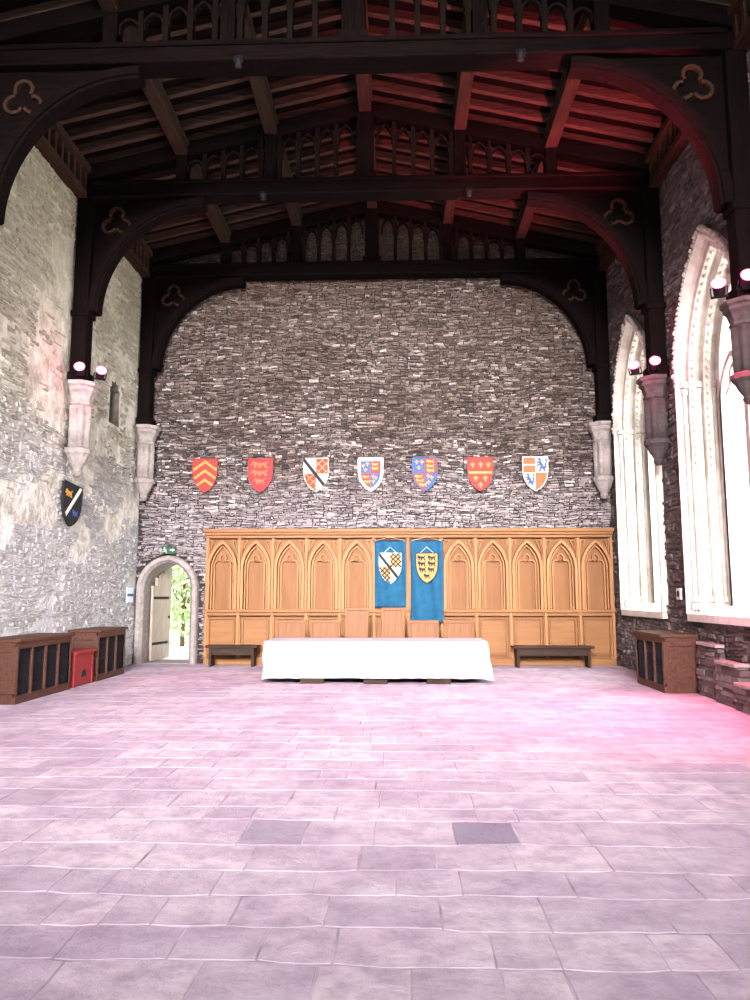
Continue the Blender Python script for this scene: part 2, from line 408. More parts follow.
for wi,(c,hw) in enumerate(WINS):
    w=MB()
    A=lambda h,zz=0,rr=0:arch(c,hw+h,WZ0+zz,WZS,WR+rr+h*1.2,16)
    rings=[(XR-.0,A(.15)),(XR-.10,A(.13)),(XR-.12,A(.07)),(XR-.02,A(.0)),(XR+.05,A(-.01)),(XR+.06,A(-.10)),(XR+.18,A(-.12)),(XR+.19,A(-.02)),(XR+.27,A(-.03)),(XR+.29,A(-.16)),(XR+.41,A(-.18)),(XR+.42,A(-.09)),(XR+.50,A(-.11)),(XR+.53,A(-.24)),(XR+.95,A(-.26))]
    n=len(rings[0][1])
    for i in range(len(rings)-1):
        a,pa=rings[i]; b_,pb=rings[i+1]
        for k in range(n-1):
            (y0,z0),(y1,z1)=pa[k],pa[k+1]; (y2,z2),(y3,z3)=pb[k],pb[k+1]
            segs=12 if abs(z1-z0)>2 else 1
            for s_ in range(segs):
                t0,t1=s_/segs,(s_+1)/segs
                L_=lambda u,v,t:u+(v-u)*t
                hsh=math.sin((s_+k*7+wi*3)*12.9898+(i//3)*4.1)*43758.5453; hsh-=math.floor(hsh)
                w.add([(a,L_(y0,y1,t0),L_(z0,z1,t0)),(a,L_(y0,y1,t1),L_(z0,z1,t1)),(b_,L_(y2,y3,t1),L_(z2,z3,t1)),(b_,L_(y2,y3,t0),L_(z2,z3,t0))],[(0,1,2,3)],0,hsh)
    for xx,dh in ((XR+.0,-.02),(XR+.23,-.05),(XR+.46,-.12)):
        for sg in (-1,1):
            yy=c+sg*(hw+dh-.02)
            w.cyl((xx,yy,WZ0+.25),(xx,yy,WZS-.1),.036,12)
            for zz,r in ((WZ0+.2,.06),(WZ0+.08,.075),(WZS-.12,.055),(WZS,.07)): w.cyl((xx,yy,zz),(xx,yy,zz+.1),r,10)
    for xx,dh in ((XR+.12,-.11),(XR+.35,-.17)):
        pts=arch(c,hw+dh-.02,WZ0+.35,WZS,WR+dh*1.2,40)
        last=Vector(pts[0]); dense=[]
        for i in range(len(pts)-1):
            a_=Vector(pts[i]);b_=Vector(pts[i+1]); L2=(b_-a_).length; k=max(1,int(L2/.02))
            dense+=[a_.lerp(b_,j/k) for j in range(k)]
        for p in dense:
            if (p-last).length>.14:
                last=p; q=.037
                w.lathe([(q*.35,p.y-q*1.05),(q*.85,p.y-q*.6),(q,p.y),(q*.85,p.y+q*.6),(q*.35,p.y+q*1.05)],8,(xx,p.x),None,0,R(.0,.6))
    hp=arch(c,hw+.12,WZ0+4.0,WZS,WR+.2,34)
    for p in hp[2:-2]:
        s_=R(.03,.055); w.lathe([(s_*.4,p[1]-s_),(s_,p[1]-s_*.3),(s_*.8,p[1]+s_*.5),(s_*.3,p[1]+s_)],6,(XR-.09-R(0,.03),p[0]+R(-.02,.02)),None,0,R(0,.25))
    w.add([(XR-.1,c-hw-.1,WZ0-.12),(XR-.1,c+hw+.1,WZ0-.12),(XR-.1,c+hw+.1,WZ0),(XR-.1,c-hw-.1,WZ0),(XR+.95,c-hw-.1,WZ0+.25),(XR+.95,c+hw+.1,WZ0+.25),(XR+.95,c+hw+.1,WZ0-.12),(XR+.95,c-hw-.1,WZ0-.12)],[(0,1,2,3),(3,2,5,4),(0,3,4,7),(1,6,5,2),(0,7,6,1)],0,.3)
    w.obj('window_%d'%(wi+1),['lime'],struct=True,label='tall pointed window with moulded limestone jambs and ballflower ornament',recalc=False)
    t=MB(); X0,X1=XR+.50,XR+.74; h2=hw-.26
    t.box(X0-.03,X1+.03,c-.07,c+.07,WZ0+.1,WZS+.35)
    for sg in (-1,1):
        cc=c+sg*h2/2
        t.sweep(arch(cc,h2/2-.03,WZ0+.1,WZS-.35,.75,10),.09,X0,X1,'yz')
        t.sweep([(cc-h2/4-.05,WZS-.25),(cc-.12,WZS-.12),(cc-.1,WZS+.12),(cc,WZS+.2),(cc+.1,WZS+.12),(cc+.12,WZS-.12),(cc+h2/4+.05,WZS-.25)],.06,X0+.02,X1-.02,'yz')
    t.sweep([(c+.34*math.cos(k*math.pi/10)*(1+.18*math.cos(4*k*math.pi/10)),WZS+.95+.34*math.sin(k*math.pi/10)*(1+.18*math.cos(4*k*math.pi/10))) for k in range(20)],.11,X0,X1,'yz',closed=True)
    t.sweep(arch(c,h2,WZ0+.1,WZS,WR-.3,12),.11,X0,X1,'yz')
    par=bpy.data.objects['window_%d'%(wi+1)]
    t.obj('tracery',['lime'],par)
    gp=MB(); gp.prism(arch(c,h2+.02,WZ0+.1,WZS,WR-.3,12),XR+.66,XR+.665,'yz')
    gp.obj('glass',['glass'],par)
    ld=MB()
    for k in range(11): ld.box(XR+.64,XR+.65,c-h2+.05,c+h2-.05,WZ0+.4+k*.4,WZ0+.41+k*.4)
    ld.obj('leading',['grille'],par)

# ------------------------------------------------------------ ceiling, rafters, purlins
cl=MB()
for sg in (-1,1):
    yy=YF
    while yy<YB+.3:
        w_=.24; e=5.75; d=R(0,.012)
        def P(off,yv,dz): return (CX+sg*off,yv,zb(off)+.43+dz)
        cl.add([P(0,yy,d),P(e,yy,d),P(e,yy+w_-.01,d),P(0,yy+w_-.01,d),P(0,yy,d+.06),P(e,yy,d+.06),P(e,yy+w_-.01,d+.06),P(0,yy+w_-.01,d+.06)],
          [(0,1,2,3),(4,7,6,5),(0,4,5,1),(1,5,6,2),(2,6,7,3),(3,7,4,0)],0)
        yy+=w_
    e=6.2
    cl.add([(CX,YF,11.52),(CX+sg*e,YF,11.52-.232*e),(CX+sg*e,YB+.5,11.52-.232*e),(CX,YB+.5,11.52)],[(0,1,2,3)],0)
cl.obj('ceiling',['roofboard'],struct=True,label='low pitched boarded timber roof',recalc=False)
rb=MB(); e=5.7
rb.add([(0,-.05,.28),(e,-.05,.28-.232*e),(e,.05,.28-.232*e),(0,.05,.28),(0,-.05,.43),(e,-.05,.43-.232*e),(e,.05,.43-.232*e),(0,.05,.43)],
 [(0,3,2,1),(4,5,6,7),(0,1,5,4),(1,2,6,5),(2,3,7,6),(3,0,4,7)])
r0=rb.obj('roof_rafter',['rafter'],loc=(CX,8.2,11.0),label='brown oak common rafter under the roof boards',cat='rafter'); r0['group']='common rafters of the roof'
k=0; yy=8.2
while yy<17.6:
    for sg in (1,-1):
        if k==0: k=1; continue
        c=r0.copy(); COL.objects.link(c); c.location=(CX,yy,11.0)
        if sg<0: c.rotation_euler=(0,0,math.pi)
    yy+=.46
for off in (-3.6,-1.85,0,1.85,3.6):
    p=MB(); z0=zb(off)
    p.box(-.12,.12,0,YB-YF,0,.28)
    for sx in (-1,1): p.box(sx*.13-.02,sx*.13+.02,0,YB-YF,.2,.27)
    o=p.obj('roof_purlin',['purlin'],loc=(CX+off,YF,z0),label='long oak purlin running the length of the roof' if off else 'central oak ridge beam along the roof',cat='beam',bevel=.02); o['group']='purlins of the roof'
for i,(xa,sg) in enumerate(((XL,1),(XR,-1))):
    t=MB(); x1=xa+sg*.22
    t.box(min(xa,x1),max(xa,x1),YF,YB,9.3,9.42); t.box(min(xa,xa+sg*.27),max(xa,xa+sg*.27),YF,YB,9.82,9.95)
    t.box(min(xa,xa+sg*.08),max(xa,xa+sg*.08),YF,YB,9.42,9.82)
    yy=6
    while yy<YB-.1: t.box(min(xa,xa+sg*.2),max(xa,xa+sg*.2),yy,yy+.09,9.42,9.82); yy+=.26
    t.obj('trim_%d'%(i+1),['corn'],struct=True,label='ribbed oak cornice along the wall top')

# ------------------------------------------------------------ trusses
HWL=(XR-XL)/2
def truss(Y):
    off=(CX,0,5.6)
    T=empty('roof_truss',(CX,Y,5.6),'dark oak arch-braced roof truss spanning the hall','roof truss','arch-braced trusses')
    m=MB(); m.box(XL+.02,XR-.02,-.16,.16,9.32,9.60); m.box(XL+.3,XR-.3,-.2,.2,9.55,9.63); m.box(XL+.3,XR-.3,-.19,.19,9.30,9.36)
    m.obj('tie_beam',['oakdark'],T,off=off,bevel=.02)
    for sg in (-1,1):
        X=lambda d:CX+sg*(HWL-d)
        def bx(mb,d0,d1,*a): mb.box(min(X(d0),X(d1)),max(X(d0),X(d1)),*a)
        m=MB(); bx(m,.04,.34,-.15,.15,5.62,9.32); bx(m,.0+.02,.4,-.19,.19,5.605,5.8); bx(m,.02,.38,-.18,.18,6.9,7.02)
        m.obj('wall_post',['oakdarkz'],T,off=off,bevel=.02)
        pts=[(X(.42+2.1*(1-math.cos(a*math.pi/2/18))),7.0+2.2*math.sin(a*math.pi/2/18)) for a in range(19)]
        m=MB(); m.sweep(pts,.20,-.12,.12); m.sweep([(x,z) for x,z in pts],.11,-.16,.16)
        m.obj('arched_brace',['oakdark'],T,off=off)
        m=MB(); poly=[(X(.34),9.32)]+[(X(.34),7.1)]+pts[1:-1]+[(X(2.4),9.32)]
        m.prism(poly,-.03,.03)
        ctr=(X(.80),8.82)
        for k in range(3):
            a0=math.pi/2+k*2*math.pi/3; cc=(ctr[0]+.16*math.cos(a0),ctr[1]+.16*math.sin(a0))
            m.sweep([(cc[0]+.13*math.cos(a0+t),cc[1]+.13*math.sin(a0+t)) for t in [(-2.2+4.4*j/10) for j in range(11)]],.05,-.1,.1,mi=1)
        m.obj('spandrel',['oakdark','corn'],T,off=off)
        m=MB(); e=HWL-.1
        def rp(o,z): return (CX+sg*o,z)
        m.prism([rp(0,zb(0)-.05),rp(e,zb(e)-.05),rp(e,zb(e)+.26),rp(0,zb(0)+.26)],-.14,.14)
        m.obj('principal_rafter',['oakdark'],T,off=off,bevel=.015)
        m=MB(); sp=.37; o_=.2
        while o_<4.0:
            x0=o_; x1=o_+sp; ztop=zb(x1)-.05
            if ztop-9.62>.45:
                m.box(min(CX+sg*(x1-.04),CX+sg*(x1+.04)),max(CX+sg*(x1-.04),CX+sg*(x1+.04)),-.07,.07,9.62,zb(x1))
                hh=min(.28,(ztop-9.62)*.3)
                m.sweep(arch(CX+sg*(x0+x1)/2,sp/2-.04,ztop-hh-.12,ztop-hh-.03,hh,6),.04,-.05,.05)
            o_+=sp
        m.obj('arcade_tracery',['trac'],T,off=off)
        for oo in (1.85,3.6):
            m=MB(); xx=CX+sg*oo; m.box(xx-.11,xx+.11,-.13,.13,9.62,zb(oo)); m.obj('queen_post',['oakdarkz'],T,off=off,bevel=.015)
    m=MB(); m.box(CX-.17,CX+.17,-.15,.15,9.62,11.0); m.box(CX-.22,CX+.22,-.18,.18,9.62,9.75); m.obj('king_post',['oakdarkz'],T,off=off,bevel=.015)
    return T
T=truss(13.75)
dup(T,(CX,10.1,5.6)); dup(T,(CX,17.45,5.6),'dark oak arch-braced roof truss against the gable wall')
def spot_fix(loc,rot,lens,label,s=1,group='stage lights'):
    E=empty('spotlight',loc,label,'lamp',group,rot)
    m=MB(); m.lathe([(.06*s,-.12*s),(.09*s,-.10*s),(.10*s,.10*s),(.12*s,.14*s),(.115*s,.14*s),(.095*s,.12*s)],16); m.obj('housing',['black'],E)
    m=MB(); m.lathe([(.105*s,.118*s),(.112*s,.145*s),(.07*s,.165*s),(.01*s,.175*s)],16); m.obj('lens',[lens],E)
    m=MB(); m.sweep([(-.125*s,.03*s),(-.125*s,-.17*s),(.125*s,-.17*s),(.125*s,.03*s)],.02*s,-.02*s,.02*s); m.obj('bracket',['black'],E)
    return E

# ------------------------------------------------------------ corbels
def corbel(loc,sg,mat,label,back=False,k=1):
    E=empty('corbel',loc,label,'corbel','wall corbels')
    lob=lambda a:1+.13*math.cos(6*a)
    lo,hi=(-.185,9) if sg>0 else (-9,.184)
    yh=.27 if back else 9
    kk=lambda P_:[(r*(k**.5),z*k) for r,z in P_]
    m=MB(); m.lathe(kk([(.34,0),(.34,-.07),(.30,-.10),(.30,-.16),(.25,-.22),(.21,-.36),(.23,-.38),(.23,-.42),(.2,-.45)]),8,(0,0),rnd=.8).clampx(lo,hi,yh); m.obj('capital',[mat],E)
    m=MB(); m.lathe(kk([(.2,-.45),(.19,-1.25)]),36,(0,0),lob,rnd=.6,smooth=True).clampx(lo,hi,yh); m.obj('shaft',[mat],E)
    m=MB(); m.lathe(kk([(.2,-1.25),(.25,-1.28),(.25,-1.36),(.2,-1.42),(.16,-1.52),(.1,-1.62),(.08,-1.66),(.1,-1.7),(.05,-1.78)]),12,(0,0),rnd=.4).clampx(lo,hi,yh); m.obj('base_moulding',[mat],E)
    return E
cz=5.6
corbel((XL+.228,13.75,cz),1,'corbel','pale stone wall-shaft corbel lit pink by spotlights')
corbel((XL+.228,17.45,cz),1,'corbel','grey stone corbel in the wall corner',True)
corbel((XR-.243,17.45,cz),-1,'corbel','grey stone corbel beside the window corner',True)
corbel((XR-.243,13.75,cz),-1,'corbeld','dark stone corbel between the windows',k=.92)
corbel((XR-.243,10.1,cz),-1,'corbeld','dark stone corbel holding pink spotlights',k=.8)
rr=math.radians
for (x,y,tz,rx,ry) in ((XL+.34,13.42,cz+.17,70,15),(XL+.64,13.62,cz+.15,66,30),(XR-.34,13.42,cz+.17,70,-15),(XR-.64,13.62,cz+.15,66,-25),(XR-.34,9.75,cz+.17,70,-15),(XR-.62,9.97,cz+.15,66,-25)):
    spot_fix((x,y,tz),(rr(rx),0,rr(ry)),'glow','black spotlight glowing pink on a corbel ledge',.85)
for (x,y) in ((-2.3,10.1),(1.75,10.1),(-2.6,13.75),(1.35,13.75)):
    spot_fix((x,y-.24,9.22),(rr(200),0,0),'warm','small black spotlight fixed under a tie beam',.45,'small beam spotlights')

# ------------------------------------------------------------ panelling
PX0,PX1,PY,PZ=-4.57,4.93,17.68,3.08
nb=12; bwid=(PX1-PX0)/nb
PN=empty('oak_panelling',((PX0+PX1)/2,PY,0),'honey oak wall panelling with a row of gothic blind arches','wall panelling')
off=((PX0+PX1)/2,PY,0)
m=MB(); m.box(PX0,PX1,PY-.0,PY+.10,0,PZ); m.obj('backboard',['panel'],PN,off=off)
m=MB(); m.box(PX0-.05,PX1+.02,PY-.26,PY+.09,PZ-.02,PZ+.06); m.box(PX0-.03,PX1,PY-.21,PY+.09,PZ-.08,PZ-.02); m.box(PX0,PX1,PY-.15,PY,PZ-.15,PZ-.08)
m.obj('cornice',['panelx'],PN,off=off,bevel=.012)
m=MB(); m.box(PX0,PX1,PY-.17,PY,1.20,1.27); m.box(PX0,PX1,PY-.12,PY,1.12,1.20); m.obj('rail',['panelx'],PN,off=off,bevel=.01)
m=MB(); m.box(PX0,PX1,PY-.10,PY,0,.16); m.obj('plinth',['panelx'],PN,off=off,bevel=.01)
def tref(cx,hw,zs):
    pts=[(-1,-.1)]
    for k in range(9):
        a=rr(190-150*k/8); pts.append((-.5+.5*math.cos(a),.35+.5*math.sin(a)))
    for k in range(7):
        a=rr(205-115*k/6); pts.append((.0+.36*math.cos(a),1.1+.45*math.sin(a)))
    full=pts+[(-x,z) for x,z in reversed(pts[:-1])]
    return [(cx+hw*x,zs+hw*z) for x,z in full]
for i in range(nb+1):
    x=PX0+i*bwid
    x=min(max(x,PX0+.04),PX1-.04)
    m=MB(); m.box(x-.03,x+.03,PY-.14,PY,.16,PZ-.15); m.box(x-.05,x+.05,PY-.08,PY,.16,PZ-.15); m.obj('stile',['panelm'],PN,off=off,bevel=.01)
for i in range(nb):
    cx=PX0+(i+.5)*bwid
    m=MB()
    hw=bwid/2-.085
    m.sweep(arch(cx,hw+.01,1.27,2.22,.62,14),.06,PY-.16,PY)
    m.sweep(arch(cx,hw-.055,1.27,2.20,.54,14),.03,PY-.10,PY)
    m.sweep([(cx-hw+.115,1.27)]+tref(cx,hw-.115,2.24)+[(cx+hw-.115,1.27)],.03,PY-.08,PY)
    for sg in (-1,1): m.sweep([(cx+sg*(hw-.09),2.87),(cx+sg*(hw+.02),2.87),(cx+sg*(hw+.02),2.62)],.025,PY-.07,PY,closed=True)
    m.obj('blind_arch',['panelm'],PN,off=off)
for i in range(nb):
    cx=PX0+(i+.5)*bwid
    m=MB(); m.sweep([(cx-bwid/2+.1,.24),(cx+bwid/2-.1,.24),(cx+bwid/2-.1,1.05),(cx-bwid/2+.1,1.05)],.025,PY-.05,PY,closed=True)
    m.box(cx-bwid/2+.13,cx+bwid/2-.13,PY-.02,PY,.27,1.02)
    m.obj('lower_panel',['panelx'],PN,off=off)

# ------------------------------------------------------------ shields
HO=[(-.3,.4),(.3,.4),(.3,.08),(.285,-.05),(.25,-.16),(.19,-.27),(.11,-.35),(0,-.42),(-.11,-.35),(-.19,-.27),(-.25,-.16),(-.285,-.05),(-.3,.08)]
def area(p): return sum(p[i][0]*p[(i+1)%len(p)][1]-p[(i+1)%len(p)][0]*p[i][1] for i in range(len(p)))
def clip(sub,cl):
    if area(cl)<0: cl=cl[::-1]
    out=list(sub)
    for i in range(len(cl)):
        a=cl[i];b=cl[(i+1)%len(cl)]; inp=out; out=[]
        def side(p): return (b[0]-a[0])*(p[1]-a[1])-(b[1]-a[1])*(p[0]-a[0])
        for j in range(len(inp)):
            p=inp[j];q=inp[(j+1)%len(inp)]; sp_,sq=side(p),side(q)
            if sp_>=0: out.append(p)
            if (sp_>=0)!=(sq>=0):
                t=sp_/(sp_-sq); out.append((p[0]+(q[0]-p[0])*t,p[1]+(q[1]-p[1])*t))
        if len(out)<3: return []
    return out
RAMP_L=[(.15,.85),(.22,.97),(.38,.98),(.45,.85),(.42,.72),(.55,.62),(.62,.45),(.75,.35),(.72,.55),(.85,.7),(.78,.9),(.9,.98),(.97,.75),(.88,.55),(.88,.3),(.78,.2),(.85,.05),(.62,.02),(.62,.12),(.52,.25),(.4,.15),(.42,.02),(.22,.02),(.25,.12),(.32,.3),(.4,.42),(.25,.45),(.1,.35),(.02,.45),(.15,.52),(.3,.58),(.12,.6),(.02,.72),(.12,.74),(.28,.72),(.25,.8)]
PASS_L=[(.02,.42),(.1,.58),(.25,.58),(.3,.47),(.7,.45),(.85,.6),(.95,.58),(.88,.5),(.8,.38),(.82,.2),(.9,.02),(.72,.02),(.7,.2),(.6,.25),(.5,.02),(.38,.02),(.4,.25),(.3,.22),(.28,.02),(.15,.02),(.18,.22),(.05,.3),(.0,.22),(-.04,.32),(.12,.38)]
FLEUR=[(.5,1),(.62,.8),(.58,.55),(.7,.65),(.85,.72),(.98,.6),(.95,.42),(.82,.38),(.85,.5),(.75,.55),(.62,.4),(.75,.36),(.75,.28),(.6,.28),(.65,.0),(.35,.0),(.4,.28),(.25,.28),(.25,.36),(.38,.4),(.25,.55),(.15,.5),(.18,.38),(.05,.42),(.02,.6),(.15,.72),(.3,.65),(.42,.55),(.38,.8)]
def place(P_,x,z,w,h): return [(x+a*w,z+b_*h) for a,b_ in P_]
KEY=['ink','gold','orange','gules','gulesd','azure','white']
def shield_parts(parent,field,charges,sc=1,body='benchw',thick=.05,border=None):
    m=MB(); m.prism([(a*sc,c*sc) for a,c in HO],0,thick)
    m.obj('shield_board',[field],parent,loc=(0,-thick,0),bevel=.006)
    e=MB()
    for lv,(poly,mt,clips) in enumerate(charges):
        p=clip(poly,HO) if clips is not None else poly
        if clips: p=clip(p,clips) if p else p
        if len(p)>=3:
            a0=-thick-.004-.0015*lv
            e.prism([(a*sc,c*sc) for a,c in p],a0,-thick+.002,mi=KEY.index(mt))
    e.obj('emblem',KEY,parent)
    f=MB(); f.sweep([(a*sc*.985,c*sc*.985) for a,c in HO],.022*sc,-thick-.012,-thick+.01,closed=True); f.obj('rim',[border or field],parent)
def band(x0,z0,x1,z1,w):
    d=Vector((x1-x0,z1-z0)).normalized(); n=Vector((-d.y,d.x))*w/2
    return [(x0+n.x,z0+n.y),(x1+n.x,z1+n.y),(x1-n.x,z1-n.y),(x0-n.x,z0-n.y)]
Q1,Q2,Q3,Q4=rect(-.3,0,.02,.4),rect(0,.3,.02,.4),rect(-.3,0,-.42,.02),rect(0,.3,-.42,.02)
def despenser(bg2='gules',fr='gold',fw=.015,sp=.18):
    C=[(Q2,bg2,[]),(Q3,bg2,[])]
    for q in (Q2,Q3):
        xs=[p[0] for p in q]; x0=min(xs); zs=[p[1] for p in q]; z0=min(zs)
        for k in range(-3,6):
            C.append((band(x0-.1+k*sp,z0-.1,x0+.5+k*sp,z0+.5,fw),fr,q))
            C.append((band(x0+.4-k*sp,z0-.1,x0-.2-k*sp,z0+.5,fw),fr,q))
    C.append((band(-.4,.5,.35,-.45,.075),'ink',[]))
    return C
def chev(zt,w): return [(-.35,zt-.25),(0,zt),(.35,zt-.25),(.35,zt-.25-w),(0,zt-w),(-.35,zt-.25-w)]
def SH(x,y,z,label,field,ch,rot=None,sc=1,border=None):
    E=empty('heraldic_shield',(x,y,z),label,'shield','painted shields hung on the walls',rot)
    shield_parts(E,field,ch,sc,border=border); return E
YS=YB-.072; ZS=4.46; XS=[-4.68,-3.34,-2.0,-.69,.6,1.92,3.22]
c1=[]
for zt in (.36,.14,-.08):
    ch=chev(zt,.07); c1.append(([ch[0],ch[1],ch[4],ch[5]],'gold',[])); c1.append(([ch[1],ch[2],ch[3],ch[4]],'gold',[]))
SH(XS[0],YS,ZS,'deep red shield with gold chevrons on the stone wall','gules',c1,border='gules')
c=[]
for zz in (.2,.0,-.2):
    wd=.46 if zz>-.1 else .3; c.append((place(PASS_L,-wd/2,zz-.03,wd,.26),'orange',None))
SH(XS[1],YS,ZS,'dark red shield with three faint passant lions','gulesd',c,border='gules')
SH(XS[2],YS,ZS,'quartered white and red fretted shield with a black bend','white',despenser())
IN=[(a*.8,c*.8) for a,c in HO]
c=[(IN,'azure',[])]
c+=[(Q2,'gules',IN),(Q3,'gules',IN)]
for q in ((-.2,.16),(-.1,.2),(-.15,.06),(.03,-.1),(.1,-.14),(.04,-.22)): c.append((place(FLEUR,q[0]-.02,q[1],.09,.1),'gold',None))
for q in ((.02,.2),(.02,.1),(-.2,-.1),(-.16,-.22)): c.append((place(PASS_L,q[0],q[1],.18,.13),'gold',None))
SH(XS[3],YS,ZS,'blue and red quartered shield with a white border','white',c)
c=[(Q2,'gules',[]),(Q3,'gules',[])]
for q in ((-.22,.24),(-.1,.24),(-.17,.1),(.05,-.1),(.13,-.14),(.06,-.25)): c.append((place(FLEUR,q[0]-.02,q[1],.1,.11),'gold',None))
for q in ((.03,.26),(.03,.15),(.03,.04),(-.25,-.1),(-.22,-.2),(-.15,-.3)): c.append((place(PASS_L,q[0],q[1],.22,.14),'gold',None))
SH(XS[4],YS,ZS,'blue and red quartered shield with gold lions and lilies','azure',c)
c=[(rect(-.3,.3,-.0,.06),'gold',[])]
for q in ((-.24,.15),(-.05,.15),(.13,.15),(-.17,-.18),(.06,-.18),(-.06,-.34)): c.append((place(FLEUR,q[0],q[1],.12,.15),'gold',None))
SH(XS[5],YS,ZS,'red shield with a gold bar and small gold charges','gules',c)
c=[(Q1,'orange',[]),(Q4,'orange',[]),(band(-.28,.21,.0,.21,.03),'white',[]),
   (place(RAMP_L,.02,.04,.27,.34),'azure',None),(place(RAMP_L,-.25,-.30,.24,.31),'azure',None)]
SH(XS[6],YS,ZS,'white and orange quartered shield with blue lions','white',c)
c=[(band(.3,.45,-.3,-.4,.07),'white',[]),(place(PASS_L,-.24,.12,.24,.24),'gold',None),(place(PASS_L,.02,-.2,.2,.2),'azure',None)]
SH(XL+.10,13.8,3.28,'black shield with white bend hung on the rendered wall','ink',c,rot=(rr(-3),rr(8),rr(81)))

# ------------------------------------------------------------ banners
def banner(x0,x1,z0,z1,label,field,ch,ph,border=None):
    w=x1-x0; cx=(x0+x1)/2; Y=17.38
    E=empty('hanging_banner',(cx,Y,z0),label,'banner','blue heraldic banners')
    m=MB(); nx,nz=24,24; vs=[];fs=[]
    for j in range(nz+1):
        for i in range(nx+1):
            u=i/nx;v=j/nz; yy=.03*math.sin(u*9+ph+v)*(1-.6*v)+.014*math.sin(u*21+v*4)
            vs.append((-w/2+u*w,yy,(z1-z0)*v))
    for j in range(nz):
        for i in range(nx): a=j*(nx+1)+i; fs.append((a,a+1,a+nx+2,a+nx+1))
    m.add(vs,fs,0,.5,True); o=m.obj('cloth',['teal'],E,recalc=False); so=o.modifiers.new('s','SOLIDIFY'); so.thickness=.008
    m=MB(); H=z1-z0; m.cyl((-w/2-.02,0,H+.012),(w/2+.02,0,H+.012),.016,10)
    for s_ in (-1,1): m.lathe([(.0,H-.01),(.02,H-.0),(.02,H+.025),(0,H+.035)],10,(s_*(w/2+.02),0))
    m.obj('rod',['benchw'],E)
    m=MB(); m.cyl((-w/2,-.03,H),(0,.0,H+.1),.005,6); m.cyl((w/2,-.03,H),(0,.0,H+.1),.005,6); m.obj('cord',['white'],E)
    m=MB(); m.cyl((-w*.3,-.05,H-.34),(0,-.05,H-.14),.006,6); m.cyl((w*.3,-.05,H-.34),(0,-.05,H-.14),.006,6); m.obj('emblem_cord',['white'],E)
    K=empty('emblem_shield',(0,-.045,H-.62),None,None); K.parent=E
    shield_parts(K,field,ch,.85,thick=.012,border=border)
banner(-.58,.13,1.32,2.84,'teal blue banner with white and gold fretted shield','white',despenser('gold','ink',.03,.13),.5)
c=[]
for xx,zz,wd in ((-.27,.19,.26),(.01,.19,.26),(-.26,.03,.26),(.01,.03,.26),(-.23,-.13,.23),(.01,-.13,.22),(-.1,-.30,.2)): c.append((place(PASS_L,xx,zz,wd,.26),'ink',None))
banner(.25,.99,.98,2.84,'longer teal blue banner with black lions on gold shield','gold',c,2,'ink')

# ------------------------------------------------------------ table + cloth
TX0,TX1,TY0,TY1=-2.49,1.58,13.88,15.0; TZ=.765
tcx,tcy=(TX0+TX1)/2,(TY0+TY1)/2
TB=empty('banquet_table',(tcx,tcy,0),'long trestle table hidden under a white cloth','table')
m=MB(); m.box(TX0+.03,TX1-.03,TY0+.03,TY1-.03,TZ-.045,TZ-.006); m.obj('table_top',['benchw'],TB,off=(tcx,tcy,0))
for sx in (-1.15,0,1.15):
    m=MB()
    m.box(tcx+sx-.04,tcx+sx+.04,TY0+.12,TY1-.12,.08,.16); m.box(tcx+sx-.05,tcx+sx+.05,tcy-.35,tcy-.25,.1,TZ-.05); m.box(tcx+sx-.05,tcx+sx+.05,tcy+.25,tcy+.35,.1,TZ-.05)
    m.box(tcx+sx-.22,tcx+sx+.22,TY0+.02,TY0+.12,0,.1); m.box(tcx+sx-.22,tcx+sx+.22,TY1-.2,TY1-.1,0,.1)
    m.obj('trestle',['benchw'],TB,off=(tcx,tcy,0),bevel=.01)
m=MB(); hx,hy=(TX1-TX0)/2,(TY1-TY0)/2; per=[]
def edge(a,b,n): return [(a[0]+(b[0]-a[0])*i/n,a[1]+(b[1]-a[1])*i/n) for i in range(n)]
cs=[(-hx,-hy),(hx,-hy),(hx,hy),(-hx,hy)]
for k,n in ((0,300),(1,80),(2,300),(3,80)): per+=edge(cs[k],cs[(k+1)%4],n)
n=len(per); rings=18; vs=[]
for j in range(rings+1):
    t=j/rings
    for i,(x,y_) in enumerate(per):
        ex=max(0,1-(hx-abs(x))/.10); ey=max(0,1-(hy-abs(y_))/.10)
        nv=Vector((math.copysign(1,x) if abs(abs(x)-hx)<1e-6 else 0,math.copysign(1,y_) if abs(abs(y_)-hy)<1e-6 else 0))
        if nv.length<1e-4: nv=Vector((0,-1))
        cor=ex*ey
        sk=x+.30*t
        fold=.05*noise.noise(Vector((sk*1.6,y_*2.0,3.0)))+.07*noise.noise(Vector((sk*4.5,y_*5,t)))+.035*noise.noise(Vector((x*10,y_*10,t*4)))
        d=(.004+.035*t+fold*min(1,t*1.6)+.01*cor*t) if j else 0
        d+=.008*(1-min(1,abs((x+9)%.69-.345)/.02)) if j else 0
        z=TZ-(TZ-.105)*t - (.025*cor*t) + .010*noise.noise(Vector((x*1.3,y_*1.3,9)))*t
        vs.append((x+nv.x*d,y_+nv.y*d,z))
fs=[(j*n+i,j*n+(i+1)%n,(j+1)*n+(i+1)%n,(j+1)*n+i) for j in range(rings) for i in range(n)]
m.add(vs,fs,0,.5,True); m.add(vs[:n],[tuple(range(n))],0,.5)
for xx in (-1.4,-.7,0,.7,1.4): m.box(xx-.006,xx+.006,-hy,hy,TZ-.001,TZ+.004)
m.box(-hx,hx,-.006,.006,TZ-.001,TZ+.003)
o=m.obj('tablecloth',['cloth'],loc=(tcx,tcy,0),label='long white linen tablecloth draped over the trestle table',cat='tablecloth')

